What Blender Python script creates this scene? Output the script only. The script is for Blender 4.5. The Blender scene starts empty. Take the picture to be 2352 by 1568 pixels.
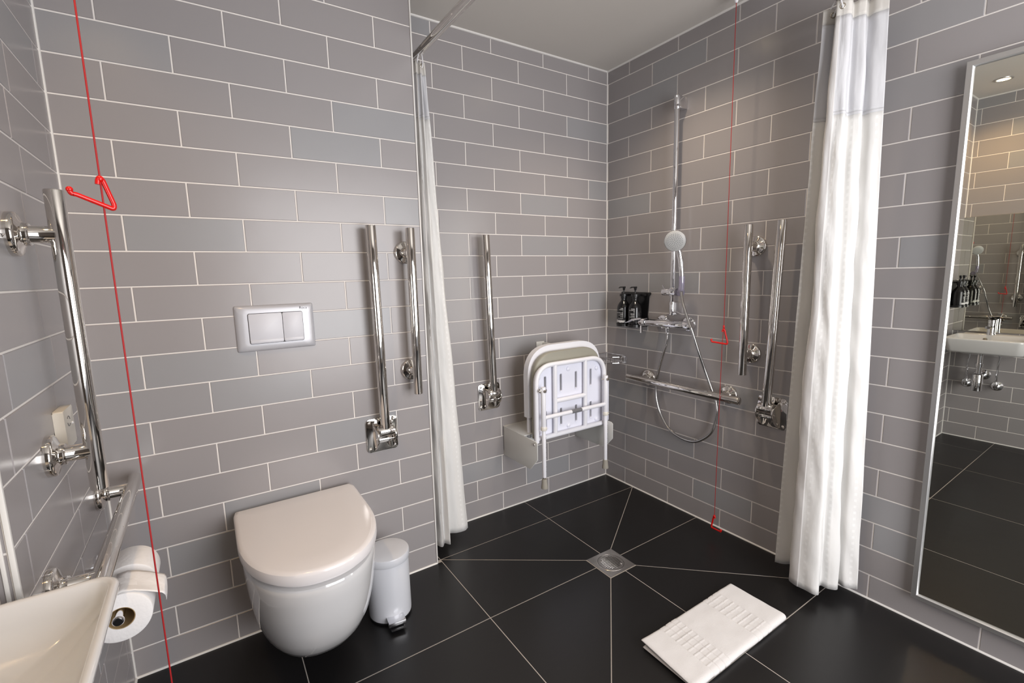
import bpy, bmesh, math, random
from mathutils import Vector, Matrix, noise
random.seed(7)
PI = math.pi
scene = bpy.context.scene
COL = scene.collection
V = Vector

# ------------------------------------------------------------------ materials
MATS = {}
def mat(name, color, rough=.5, metal=0., spec=.5, coat=0., emit=None, estr=0., trans=0., sheen=0.):
    m = bpy.data.materials.new(name); m.use_nodes = True
    b = m.node_tree.nodes['Principled BSDF']
    b.inputs['Base Color'].default_value = (*color, 1)
    b.inputs['Roughness'].default_value = rough
    b.inputs['Metallic'].default_value = metal
    b.inputs['Specular IOR Level'].default_value = spec
    b.inputs['Coat Weight'].default_value = coat
    b.inputs['Coat Roughness'].default_value = .05
    if trans: b.inputs['Transmission Weight'].default_value = trans
    if sheen:
        b.inputs['Sheen Weight'].default_value = sheen
    if emit:
        b.inputs['Emission Color'].default_value = (*emit, 1); b.inputs['Emission Strength'].default_value = estr
    MATS[name] = m
    return m
def nodes(m): return m.node_tree.nodes, m.node_tree.links, m.node_tree.nodes['Principled BSDF']

def tile_mat(name, c0, c1, rough):
    m = mat(name, c0, rough, spec=.5)
    N, L, b = nodes(m)
    g = N.new('ShaderNodeNewGeometry')
    r = N.new('ShaderNodeValToRGB')
    e = r.color_ramp.elements
    e[0].color = (*c0, 1); e[1].color = (*c1, 1)
    q = e.new(.80); q.color = tuple(v*.965 for v in c0)+(1,)
    q = e.new(.86); q.color = tuple(a*.3+b*.7 for a, b in zip(c0, c1))+(1,)
    L.new(g.outputs['Random Per Island'], r.inputs['Fac']); L.new(r.outputs['Color'], b.inputs['Base Color'])
    # very shallow waviness of the glaze
    tc = N.new('ShaderNodeTexCoord'); nz = N.new('ShaderNodeTexNoise'); nz.inputs['Scale'].default_value = 9; nz.inputs['Detail'].default_value = 1
    bp = N.new('ShaderNodeBump'); bp.inputs['Strength'].default_value = .05; bp.inputs['Distance'].default_value = .01
    L.new(tc.outputs['Object'], nz.inputs['Vector']); L.new(nz.outputs['Fac'], bp.inputs['Height']); L.new(bp.outputs['Normal'], b.inputs['Normal'])
    return m
def noisy(m, scale, strength, dist, detail=3):
    N, L, b = nodes(m)
    tc = N.new('ShaderNodeTexCoord'); nz = N.new('ShaderNodeTexNoise'); nz.inputs['Scale'].default_value = scale; nz.inputs['Detail'].default_value = detail
    bp = N.new('ShaderNodeBump'); bp.inputs['Strength'].default_value = strength; bp.inputs['Distance'].default_value = dist
    L.new(tc.outputs['Object'], nz.inputs['Vector']); L.new(nz.outputs['Fac'], bp.inputs['Height']); L.new(bp.outputs['Normal'], b.inputs['Normal'])
    return m

M_TILE = tile_mat('glazed_grey_tile', (.300, .281, .282), (.291, .289, .297), .27)
M_FLOOR = tile_mat('black_floor_tile', (.0075, .0070, .0073), (.011, .0103, .0108), .34)
M_GROUT = noisy(mat('cream_grout', (.74, .70, .665), .8), 300, .3, .001)
M_FGROUT = noisy(mat('floor_grout', (.42, .38, .34), .85), 300, .3, .001)
M_BEAD = mat('white_silicone', (.72, .70, .67), .35)
M_CEIL = noisy(mat('ceiling_paint', (.62, .59, .55), .7), 60, .05, .002)
M_STEEL = mat('polished_steel', (.74, .71, .67), .05, 1)
M_CHROME = mat('chrome', (.82, .82, .84), .035, 1)
M_SATIN = mat('satin_steel', (.66, .63, .60), .26, 1)
M_ALU = mat('satin_aluminium', (.62, .62, .62), .35, .9)
M_CERAM = mat('white_ceramic', (.62, .612, .61), .08, 0, .5, coat=.5)
M_LID = mat('lid_plastic', (.76, .725, .72), .18, 0, .5)
M_WPLAST = mat('white_plastic', (.80, .80, .83), .3)
M_CREAMPL = mat('cream_plastic', (.72, .69, .62), .3)
M_FLUSH = mat('pearl_silver_plastic', (.50, .50, .53), .33, .2)
M_BTN = mat('satin_white_plastic', (.58, .58, .62), .38)
M_GAP = mat('dark_gap', (.02, .02, .02), .7)
M_BIN = mat('white_enamel', (.60, .61, .645), .24)
M_BLACK = mat('black_plastic', (.008, .008, .009), .3)
M_BOTTLE = mat('dark_bottle', (.006, .006, .007), .16)
M_PRINT = mat('white_print', (.75, .75, .75), .5)
M_RED = mat('red_plastic', (.62, .006, .004), .25)
M_CORD = mat('red_cord', (.36, .004, .006), .6)
M_SEAT = mat('white_powder_coat', (.78, .78, .82), .32)
M_SEATPL = mat('white_seat_plastic', (.76, .77, .86), .35)
M_PAD = noisy(mat('grey_beige_pad', (.30, .29, .24), .5), 120, .1, .002)
M_BRACK = mat('pale_grey_powder_coat', (.66, .66, .64), .35)
M_HOSE = mat('hose_metal', (.50, .49, .48), .2, 1)
M_RUBBER = mat('taupe_rubber', (.30, .28, .24), .7)
M_LABEL = mat('grey_label', (.16, .16, .17), .4)
M_PAPER = noisy(mat('tissue_paper', (.84, .82, .81), .9), 90, .25, .004)
M_CORE = mat('cardboard', (.36, .25, .12), .85)
M_TOWEL = noisy(mat('white_terry', (.69, .668, .66), .95, sheen=.3), 700, .5, .003, 2)
M_MIRROR = mat('mirror_silvering', (.76, .76, .70), .0, 1)
M_GREEN = mat('mirror_edge', (.45, .55, .50), .2)
M_LENS = mat('lamp_lens', (1, .9, .7), .4, emit=(1, .80, .50), estr=14)
M_SPRAY = mat('grey_spray_face', (.46, .46, .45), .4)
M_NOZZLE = mat('grey_nozzle', (.22, .23, .23), .5)
M_LILAC = mat('lilac_clear_plastic', (.62, .58, .74), .12, trans=.7)
M_EYE = mat('brass_eyelet', (.55, .5, .42), .25, 1)
M_DRAINSHADE = mat('drain_shade', (.03, .03, .03), .6)

def curtain_mat(name, color, dots, transl):
    m = mat(name, color, .62, sheen=.15)
    N, L, b = nodes(m)
    uv = N.new('ShaderNodeUVMap'); uv.uv_map = 'UVMap'
    if dots:
        sep = N.new('ShaderNodeSeparateXYZ'); L.new(uv.outputs['UV'], sep.inputs['Vector'])
        prods = []
        for ax, pitch, w in (('X', .068, .13), ('Y', .024, .42)):
            d = N.new('ShaderNodeMath'); d.operation = 'DIVIDE'; d.inputs[1].default_value = pitch; L.new(sep.outputs[ax], d.inputs[0])
            f = N.new('ShaderNodeMath'); f.operation = 'FRACT'; L.new(d.outputs[0], f.inputs[0])
            c = N.new('ShaderNodeMath'); c.operation = 'LESS_THAN'; c.inputs[1].default_value = w; L.new(f.outputs[0], c.inputs[0])
            prods.append(c)
        mu = N.new('ShaderNodeMath'); mu.operation = 'MULTIPLY'; L.new(prods[0].outputs[0], mu.inputs[0]); L.new(prods[1].outputs[0], mu.inputs[1])
        mx = N.new('ShaderNodeMix'); mx.data_type = 'RGBA'
        mx.inputs[6].default_value = (*color, 1); mx.inputs[7].default_value = (min(1, color[0]*1.08), min(1, color[1]*1.085), min(1, color[2]*1.09), 1)
        L.new(mu.outputs[0], mx.inputs[0]); L.new(mx.outputs[2], b.inputs['Base Color'])
    nz = N.new('ShaderNodeTexNoise'); nz.inputs['Scale'].default_value = 14; nz.inputs['Detail'].default_value = 3
    mp = N.new('ShaderNodeMapping'); mp.inputs['Scale'].default_value = (1.3, .55, 1); L.new(uv.outputs['UV'], mp.inputs['Vector']); L.new(mp.outputs['Vector'], nz.inputs['Vector'])
    bp = N.new('ShaderNodeBump'); bp.inputs['Strength'].default_value = .35; bp.inputs['Distance'].default_value = .012
    L.new(nz.outputs['Fac'], bp.inputs['Height']); L.new(bp.outputs['Normal'], b.inputs['Normal'])
    tr = N.new('ShaderNodeBsdfTranslucent'); tr.inputs['Color'].default_value = (*color, 1)
    ms = N.new('ShaderNodeMixShader'); ms.inputs[0].default_value = transl
    out = N['Material Output']
    L.new(b.outputs[0], ms.inputs[1]); L.new(tr.outputs[0], ms.inputs[2]); L.new(ms.outputs[0], out.inputs['Surface'])
    return m
M_CURT = curtain_mat('white_satin_cloth', (.80, .79, .77), True, .14)
M_VOILE = curtain_mat('white_voile', (.74, .74, .76), False, .25)
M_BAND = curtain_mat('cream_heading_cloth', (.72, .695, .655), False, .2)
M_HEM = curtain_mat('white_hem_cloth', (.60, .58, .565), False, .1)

# ------------------------------------------------------------------ geometry helpers
class G:
    def __init__(s): s.bm = bmesh.new()
    def face(s, vs):
        try: return s.bm.faces.new(vs)
        except ValueError: return None
    def loft(s, rings, cap0=True, cap1=True, closed=True):
        R = [[s.bm.verts.new(p) for p in r] for r in rings]
        n = len(R[0])
        for a, b in zip(R, R[1:]):
            for i in range(n if closed else n-1):
                s.face((a[i], a[(i+1) % n], b[(i+1) % n], b[i]))
        if cap0: s.face(R[0][::-1])
        if cap1: s.face(R[-1])
        return R
    def box(s, c, d, bev=0, seg=2, M=None):
        x, y, z = [k/2 for k in d]
        vs = [s.bm.verts.new(V((c[0]+sx*x, c[1]+sy*y, c[2]+sz*z))) for sz in (-1, 1) for sy in (-1, 1) for sx in (-1, 1)]
        fs = [s.bm.faces.new([vs[i] for i in f]) for f in ((0, 2, 3, 1), (4, 5, 7, 6), (0, 1, 5, 4), (2, 6, 7, 3), (0, 4, 6, 2), (1, 3, 7, 5))]
        if bev:
            es = list({e for f in fs for e in f.edges})
            r = bmesh.ops.bevel(s.bm, geom=es, offset=bev, segments=seg, profile=.5, affect='EDGES')
            vs = list({v for f in r['faces'] for v in f.verts} | {v for v in vs if v.is_valid})
        if M is not None: bmesh.ops.transform(s.bm, matrix=M, verts=vs)
        return vs
    def prism(s, poly, o, u, v, w, bev=0, seg=2):
        o, u, v, w = V(o), V(u), V(v), V(w)
        a = [s.bm.verts.new(o+u*p[0]+v*p[1]) for p in poly]
        b = [s.bm.verts.new(o+u*p[0]+v*p[1]+w) for p in poly]
        n = len(poly)
        fs = [s.bm.faces.new(a[::-1]), s.bm.faces.new(b)]
        for i in range(n): fs.append(s.bm.faces.new((a[i], a[(i+1) % n], b[(i+1) % n], b[i])))
        if bev:
            es = list(set(fs[0].edges) | set(fs[1].edges))
            bmesh.ops.bevel(s.bm, geom=es, offset=bev, segments=seg, profile=.5, affect='EDGES')
    def lathe(s, prof, o=(0, 0, 0), axis=(0, 0, 1), seg=32, cap=True):
        ax = V(axis).normalized(); q = ax.to_track_quat('Z', 'Y').to_matrix(); o = V(o)
        rings = [[o + q @ V((r*math.cos(2*PI*i/seg), r*math.sin(2*PI*i/seg), h)) for i in range(seg)] for r, h in prof]
        s.loft(rings, cap, cap)
    def cyl(s, p0, p1, r, bev=0, seg=24, r1=None):
        p0, p1 = V(p0), V(p1); h = (p1-p0).length; r1 = r if r1 is None else r1
        if bev: prof = [(r-bev, 0), (r-bev*.3, bev*.3), (r, bev), (r1, h-bev), (r1-bev*.3, h-bev*.3), (r1-bev, h)]
        else: prof = [(r, 0), (r1, h)]
        s.lathe(prof, p0, p1-p0, seg)
    def ball(s, c, r, seg=16, sq=(1, 1, 1)):
        m = Matrix.Translation(V(c)) @ Matrix.Diagonal((*sq, 1))
        bmesh.ops.create_uvsphere(s.bm, u_segments=seg, v_segments=max(6, seg//2), radius=r, matrix=m)
    def tube(s, pts, r, seg=12, closed=False, smooth=0, cap=True):
        pts = [V(p) for p in pts]
        if smooth: pts = catmull(pts, smooth, closed)
        n = len(pts); rings = []; up = None
        for i, p in enumerate(pts):
            a = pts[(i-1) % n] if (closed or i) else p; b = pts[(i+1) % n] if (closed or i < n-1) else p
            t = (b-a).normalized()
            if up is None:
                up = t.orthogonal().normalized()
            else:
                up = (up - t*up.dot(t)).normalized()
            bn = t.cross(up)
            rr = r(i/(n-1)) if callable(r) else r
            rings.append([p + up*rr*math.cos(2*PI*k/seg) + bn*rr*math.sin(2*PI*k/seg) for k in range(seg)])
        if closed:
            # align last ring to the first
            best = min(range(seg), key=lambda k: (rings[-1][k]-rings[0][0]).length)
            R = [[s.bm.verts.new(p) for p in rg] for rg in rings]
            for a, b in zip(R, R[1:]):
                for i in range(seg): s.face((a[i], a[(i+1) % seg], b[(i+1) % seg], b[i]))
            a, b = R[-1], R[0]
            for i in range(seg): s.face((a[(i+best) % seg], a[(i+1+best) % seg], b[(i+1) % seg], b[i]))
        else: s.loft(rings, cap, cap)
    def obj(s, name, m, parent=None, ang=40, flat=False, recalc=True, xf=None):
        if xf is not None: bmesh.ops.transform(s.bm, matrix=xf, verts=s.bm.verts)
        if recalc: bmesh.ops.recalc_face_normals(s.bm, faces=s.bm.faces)
        me = bpy.data.meshes.new(name); s.bm.to_mesh(me); s.bm.free()
        for mm in (m if isinstance(m, (list, tuple)) else [m]): me.materials.append(mm)
        if not flat:
            me.polygons.foreach_set('use_smooth', [True]*len(me.polygons))
            me.set_sharp_from_angle(angle=math.radians(ang))
        o = bpy.data.objects.new(name, me); COL.objects.link(o)
        if parent is not None: o.parent = parent
        return o

def catmull(pts, k, closed=False):
    n = len(pts); out = []
    for i in range(n if closed else n-1):
        p1, p2 = pts[i], pts[(i+1) % n]
        p0 = pts[(i-1) % n] if (closed or i) else p1*2-p2
        p3 = pts[(i+2) % n] if (closed or i+2 < n) else p2*2-p1
        for j in range(k):
            t = j/k
            out.append(.5*((2*p1)+(p2-p0)*t+(2*p0-5*p1+4*p2-p3)*t*t+(3*p1-p0-3*p2+p3)*t**3))
    if not closed: out.append(pts[-1])
    return out
def fillet(pts, r, n=8):
    """round the corners of a polyline"""
    pts = [V(p) for p in pts]; out = [pts[0]]
    for a, b, c in zip(pts, pts[1:], pts[2:]):
        d0 = (a-b).normalized(); d1 = (c-b).normalized()
        p0 = b+d0*r; p1 = b+d1*r
        for i in range(n+1):
            t = i/n; out.append(p0*(1-t)**2+b*2*t*(1-t)+p1*t*t)
    return out+[pts[-1]]
def rrect(w, h, r, n=6, cx=0, cy=0):
    out = []
    for sx, sy, a0 in ((1, 1, 0), (-1, 1, 90), (-1, -1, 180), (1, -1, 270)):
        for i in range(n+1):
            a = math.radians(a0+90*i/n)
            out.append((cx+sx*(w/2-r)+r*math.cos(a), cy+sy*(h/2-r)+r*math.sin(a)))
    return out
def thing(name, label, cat, loc=(0, 0, 0), rz=0, group=None):
    o = bpy.data.objects.new(name, None); COL.objects.link(o); o.empty_display_size = .05
    o.location = loc; o.rotation_euler = (0, 0, rz); o['label'] = label; o['category'] = cat
    if group: o['group'] = group
    return o
def tag(o, label, cat, group=None):
    o['label'] = label; o['category'] = cat
    if group: o['group'] = group
    return o
def struct(o): o['kind'] = 'structure'; return o
def off(root): return Matrix.Translation(-V(root.location))
def text_mesh(body, size, m, parent, name, M, extrude=.0002, align='LEFT'):
    cu = bpy.data.curves.new(name, 'FONT'); cu.body = body; cu.size = size; cu.extrude = extrude; cu.align_x = align
    t = bpy.data.objects.new(name, cu); COL.objects.link(t)
    dg = bpy.context.evaluated_depsgraph_get()
    me = bpy.data.meshes.new_from_object(t.evaluated_get(dg)); me.name = name
    bpy.data.objects.remove(t); bpy.data.curves.remove(cu)
    me.transform(M); me.materials.clear(); me.materials.append(m)
    o = bpy.data.objects.new(name, me); COL.objects.link(o); o.parent = parent
    return o

# ------------------------------------------------------------------ room shell (metres; x=0 right wall, y=0 shower back wall, z=0 floor)
W = 2.2633      # left wall at x=-W
D = .2343       # toilet wall at y=-D
XE = -1.234     # free edge of the toilet wall
YR = -.976      # end of left wall / return wall of the basin recess
XR = -2.535     # basin recess wall
YF = -2.95      # wall behind the camera
H = 2.316
PT = .1025; LT = .303

def tile_wall(name, o, u, n, ulen, even, odd, z1=.0943, thick=.1, slab=(0, 0)):
    o, u, n, z = V(o), V(u), V(n), V((0, 0, 1))
    g = G(); gh = .0019; dep = .0016; bev = .0013
    P = lambda a, b, c: o+u*a+z*b+n*c
    flip = u.cross(z).dot(n) < 0
    def quad(a, b, c, d, mi):
        f = g.bm.faces.new((d, c, b, a) if flip else (a, b, c, d)); f.material_index = mi
    a0, a1 = -slab[0], ulen+slab[1]
    g.bm.faces.ensure_lookup_table()
    c = [[g.bm.verts.new(P(x, y, k)) for x, y in ((a0, -.1), (a1, -.1), (a1, H+.1), (a0, H+.1))] for k in (-thick, -dep)]
    quad(*c[1], 1); quad(*c[0][::-1], 1)
    for i in range(4): quad(c[0][i], c[0][(i+1) % 4], c[1][(i+1) % 4], c[1][i], 1)
    rows = [0]+[z1+k*PT for k in range(40) if z1+k*PT < H]+[H]
    for r, (b0, b1) in enumerate(zip(rows, rows[1:])):
        s0 = even if r % 2 == 0 else odd
        js = [0]+[s0+k*LT for k in range(-2, 40) if 0 < s0+k*LT < ulen]+[ulen]
        for x0, x1 in zip(js, js[1:]):
            p0, p1, q0, q1 = x0+gh, x1-gh, b0+gh, b1-gh
            if p1-p0 < .006 or q1-q0 < .006: continue
            tx, tz = random.gauss(0, .0007), random.gauss(0, .0009)
            mx, mz = (p0+p1)/2, (q0+q1)/2
            lo = [g.bm.verts.new(P(x, y, -dep)) for x, y in ((p0, q0), (p1, q0), (p1, q1), (p0, q1))]
            hi = [g.bm.verts.new(P(x, y, (x-mx)*tx+(y-mz)*tz)) for x, y in ((p0+bev, q0+bev), (p1-bev, q0+bev), (p1-bev, q1-bev), (p0+bev, q1-bev))]
            quad(*hi, 0)
            for i in range(4): quad(lo[i], lo[(i+1) % 4], hi[(i+1) % 4], hi[i], 0)
    return struct(g.obj(name, [M_TILE, M_GROUT], flat=True, recalc=False))

tile_wall('wall_right', (0, 0, 0), (0, -1, 0), (-1, 0, 0), -YF, .1591, .1591+LT/2, slab=(.1, .1))
tile_wall('wall_shower_back', (0, 0, 0), (-1, 0, 0), (0, -1, 0), -XE-.02, .1379, .1379+LT/2, slab=(.1, 0))
tile_wall('wall_back', (-W, -D, 0), (1, 0, 0), (0, -1, 0), W+XE, .1220+.1624-LT, .1220, slab=(.1, 0))
tile_wall('wall_jog', (XE, -D+.004, 0), (0, 1, 0), (1, 0, 0), D-.004, .12, .27, thick=.09)
tile_wall('wall_left', (-W, -D, 0), (0, -1, 0), (1, 0, 0), -YR-D-.004, .322, .062, slab=(.1, 0), thick=.12)
tile_wall('wall_return', (-W-.004, YR, 0), (-1, 0, 0), (0, -1, 0), -W-.004-XR, .15, .02, slab=(0, .1))
tile_wall('wall_left_recess', (XR, YR, 0), (0, -1, 0), (1, 0, 0), YR-YF, .18, .18+LT/2, slab=(.1, .1))

def plain_box(name, lo, hi, m):
    g = G(); c = [(a+b)/2 for a, b in zip(lo, hi)]; d = [b-a for a, b in zip(lo, hi)]; g.box(c, d)
    return struct(g.obj(name, m, flat=True))
M_PAINT = noisy(mat('wall_paint', (.22, .20, .185), .6), 80, .05, .002)
plain_box('ceiling', (XR-.1, YF-.1, H), (.1, .1, H+.1), M_CEIL)
# unseen wall behind the camera; its opening is added for the fill light
DX0, DX1, DZ = -1.62, -.12, 2.06
g = G()
for lo, hi in (((XR-.1, YF-.12, -.1), (DX0, YF, H)), ((DX1, YF-.12, -.1), (.1, YF, H)), ((DX0, YF-.12, DZ), (DX1, YF, H))):
    g.box([(a+b)/2 for a, b in zip(lo, hi)], [b-a for a, b in zip(lo, hi)])
struct(g.obj('wall_front', M_PAINT, flat=True))
g = G()
g.box((DX0-.03, YF+.008, DZ/2), (.06, .016, DZ), .003); g.box((DX1+.03, YF+.008, DZ/2), (.06, .016, DZ), .003); g.box(((DX0+DX1)/2, YF+.008, DZ+.03), (DX1-DX0+.12, .016, .06), .003)
struct(g.obj('trim_9', M_PAINT))

# floor: black tiles, mitred to the drain inside the shower
def inset(poly, d):
    n = len(poly); out = []
    A = sum(poly[i][0]*poly[(i+1) % n][1]-poly[(i+1) % n][0]*poly[i][1] for i in range(n))
    if A < 0: poly = poly[::-1]
    for i in range(n):
        p, q, r = V(poly[i-1]), V(poly[i]), V(poly[(i+1) % n])
        e0, e1 = (q-p).normalized(), (r-q).normalized()
        n0, n1 = V((-e0.y, e0.x)), V((-e1.y, e1.x))
        b = n0+n1
        out.append(q+b*(d/(1+n0.dot(n1))))
    return out
XG = [0, -.611, -1.211, -1.812, -2.414, XR]
YG1, YG2 = -.218, -1.256
CX, CY, DS = -.6212, -.6637, .0735
floor_polys = []
nw, ne, sw, se = (XG[2], YG1), (0, YG1), (XG[2], YG2), (0, YG2)
dnw, dne, dsw, dse = (CX-DS, CY+DS), (CX+DS, CY+DS), (CX-DS, CY-DS), (CX+DS, CY-DS)
mn, mno = (XG[1], CY+DS), (XG[1], YG1)
ms_, mso = (XG[1], CY-DS), (XG[1], YG2)
me_, meo = (CX+DS, -.648), (0, -.642)
mw, mwo = (CX-DS, -.654), (XG[2], -.648)
floor_polys += [[nw, mno, mn, dnw], [mno, ne, dne, mn], [ne, meo, me_, dne], [meo, se, dse, me_], [se, mso, ms_, dse], [mso, sw, dsw, ms_], [sw, mwo, mw, dsw], [mwo, nw, dnw, mw]]
def rect(x0, x1, y0, y1): floor_polys.append([(x0, y0), (x1, y0), (x1, y1), (x0, y1)])
rect(XG[1], 0, YG1, 0); rect(XG[2], XG[1], YG1, 0); rect(XE, XG[2], YG1, 0)
for x0, x1 in ((-1.812, XG[2]), (-W, -1.812)):
    rect(x0, x1, -.648, -D); rect(x0, x1, YG2, -.648)
rect(XR, -W, YG2, YR)
ys = [YG2, -1.861, -2.466, YF-.1]
for x0, x1 in zip(XG[1:], XG):
    for y1, y0 in zip(ys, ys[1:]): rect(x0, x1, y0, y1)
g = G()
g.box((XR/2, YF/2, -.0508), (-XR+.2, -YF+.2+.6, .1))
for f in g.bm.faces: f.material_index = 1
for p in floor_polys:
    a = inset(p, .0013); b = inset(p, .0022)
    lo = [g.bm.verts.new((q.x, q.y, -.0009)) for q in a]; hi = [g.bm.verts.new((q.x, q.y, random.gauss(0, .00005))) for q in b]
    n = len(lo)
    g.bm.faces.new(hi)
    for i in range(n): g.bm.faces.new((lo[i], lo[(i+1) % n], hi[(i+1) % n], hi[i]))
struct(g.obj('floor', [M_FLOOR, M_FGROUT], flat=True, recalc=False))

# silicone beads and edge trims
def bead(i, p0, p1, r, m=M_BEAD):
    g = G(); g.cyl(p0, p1, r, seg=10); return struct(g.obj('trim_%d' % i, m))
g = G()
for p, q in (((0, 0, 0), (0, 0, H)), ((-W, -D, 0), (-W, -D, H)), ((XR, YR, 0), (XR, YR, H)), ((XE, 0, 0), (XE, 0, H))): g.cyl(p, q, .0042, seg=10)
struct(g.obj('trim_1', M_BEAD))
g = G()
loop = [(0, YF), (0, 0), (XE, 0), (XE, -D), (-W, -D), (-W, YR), (XR, YR), (XR, YF)]
for p, q in zip(loop, loop[1:]): g.cyl((*p, .0), (*q, .0), .0055, seg=10)
struct(g.obj('trim_2', M_BEAD))
g = G()
for p, q in zip(loop, loop[1:]): g.cyl((*p, H), (*q, H), .007, seg=10)
struct(g.obj('trim_3', M_BEAD))
g = G(); g.box((XE+.0005, -D-.0005, H/2), (.006, .006, H), .001); struct(g.obj('trim_4', M_BEAD))
g = G(); g.box((-W+.0005, YR-.0005, H/2), (.007, .007, H), .001); struct(g.obj('trim_5', M_BEAD))

g = G(); g.box((-W-.0115, YR-.001, H/2), (.0055, .004, H), .001); struct(g.obj('trim_6', M_BEAD))

# ------------------------------------------------------------------ camera
f_px = 1076.448
cam = bpy.data.cameras.new('camera'); cam.sensor_width = 36; cam.lens = 36*f_px/2352; cam.clip_start = .02
co = bpy.data.objects.new('camera', cam); COL.objects.link(co)
yaw, pit, rol = .5776, -.1422, -.0242
f = V((math.sin(yaw)*math.cos(pit), math.cos(yaw)*math.cos(pit), math.sin(pit)))
r0 = V((math.cos(yaw), -math.sin(yaw), 0)); u0 = r0.cross(f)
R_ = r0*math.cos(rol)+u0*math.sin(rol); U_ = -r0*math.sin(rol)+u0*math.cos(rol)
co.matrix_world = Matrix(((R_.x, U_.x, -f.x, -1.9676), (R_.y, U_.y, -f.y, -1.9964), (R_.z, U_.z, -f.z, 1.2317), (0, 0, 0, 1)))
scene.camera = co

# ------------------------------------------------------------------ grab rails (local: X along wall, Y out of wall, Z up)
BACKW, RIGHTW, LEFTW = PI, PI/2, -PI/2
def flange(g, p):
    x, z = p
    g.lathe([(.042, 0), (.042, .0095), (.0405, .0125), (.036, .0145), (.0265, .0175), (.0225, .0195), (.0215, .023), (.0215, .0275), (.020, .029)], (x, .0, z), (0, 1, 0), 40)
def grab_rail(label, loc, rz, horizontal=False, so=.066, L=.63, c=.228, r=.0172):
    t = thing('grab_rail', label, 'grab rail', loc, rz, 'polished steel grab rails')
    g = G(); e = L/2
    d = V((1, 0, 0)) if horizontal else V((0, 0, 1))
    o = V((0, so, 0))
    g.cyl(o-d*e, o+d*e, r, bev=.002, seg=32); g.obj('bar', M_STEEL, t)
    for s in (-1, 1):
        q = d*c*s
        g = G(); flange(g, (q.x, q.z)); fl = g.obj('wall_flange', M_STEEL, t)
        g = G(); g.lathe([(.019, .022), (.019, .026), (.0165, .029), (.0165, so-.004)], (q.x, 0, q.z), (0, 1, 0), 28); g.obj('post', M_STEEL, t)
    return t
grab_rail('upright grab rail on the left wall next to the white call box', (-W, -.716, 1.109), LEFTW, so=.071, L=.615, c=.221, r=.0160)
grab_rail('level grab rail low on the left wall above the toilet rolls', (-W, -.604, .664), LEFTW, True, so=.074, L=.648, c=.240)
grab_rail('short upright grab rail beside the left curtain, on two round flanges', (-1.304, -D, 1.096), BACKW, so=.068)
grab_rail('upright grab rail on the right wall beside the red shower cord', (0, -.884, 1.096), RIGHTW, so=.068)
grab_rail('level grab rail under the shower mixer, crossing the looped hose', (0, -.558, .664), RIGHTW, True, so=.072, c=.231, L=.645)

# ------------------------------------------------------------------ drop-down support rails folded up
def drop_rail(label, loc, rz, lean=0):
    t = thing('drop_down_rail', label, 'support rail', loc, rz, 'folded drop-down support rails')
    g = G(); g.prism(rrect(.124, .134, .017), (0, .0, 0), (1, 0, 0), (0, 0, 1), (0, .005, 0), .0012); pl = g.obj('wall_plate', M_STEEL, t)
    for sx in (-1, 1):
        for sz in (-1, 1):
            g = G(); g.lathe([(.0062, .005), (.0062, .0065), (.004, .0085), (.001, .009)], (sx*.048, 0, sz*.052), (0, 1, 0), 14); g.obj('screw', M_STEEL, pl)
    # two tapering cheeks
    for sx in (-1, 1):
        cheek = [(.004, .052), (.020, .046), (.055, .034), (.066, .028), (.072, .014), (.070, .0), (.060, -.02), (.036, -.045), (.016, -.058), (.004, -.060)]
        g = G(); g.prism(cheek, (sx*.0335-.0025, 0, 0), (0, 1, 0), (0, 0, 1), (.005, 0, 0), .001); g.obj('hinge_cheek', M_STEEL, t)
    hz = .026; hy = .052
    g = G(); g.cyl((-.0305, hy, hz), (.0305, hy, hz), .0205, bev=.001, seg=32); g.obj('hinge_barrel', M_STEEL, t)
    g = G(); g.cyl((-.0305, .046, -.008), (.0305, .046, -.008), .0048, seg=12); g.box((0, .0475, -.011), (.058, .006, .016), .0015); g.obj('stop_pin', M_STEEL, t)
    g = G(); g.cyl((0, hy, hz+.010), (lean, hy+.006, .79), .0183, bev=.002, seg=32); g.obj('bar', M_STEEL, t)
    return t
drop_rail('folded drop-down rail to the right of the flush plate, by the toilet', (-1.437, -D, .627), BACKW, .010)
drop_rail('folded drop-down rail on the shower back wall, left of the white seat', (-.815, 0, .627), BACKW, .022)
drop_rail('folded drop-down rail on the right wall, beside the right curtain', (0, -.986, .627), RIGHTW, -.026)

# ------------------------------------------------------------------ call / reset box
t = thing('call_box', 'small cream reset box on the left wall behind the upright rail', 'switch', (-W, -.604, .919), LEFTW)
g = G(); g.prism(rrect(.080, .086, .004), (0, 0, 0), (1, 0, 0), (0, 0, 1), (0, .018, 0), .0022); bx = g.obj('box_body', M_CREAMPL, t)
g = G()
for a0, a1 in ((40, 170), (220, 350)):
    g.tube([(.006+.011*math.cos(math.radians(a)), 0.0182, .014+.011*math.sin(math.radians(a))) for a in [a0+(a1-a0)*i/14 for i in range(15)]], .0009, 6)
g.obj('reset_symbol', M_LABEL, t)
g = G(); g.ball((-.020, .018, .004), .0032, 10); g.obj('indicator', M_WPLAST, t)

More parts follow.
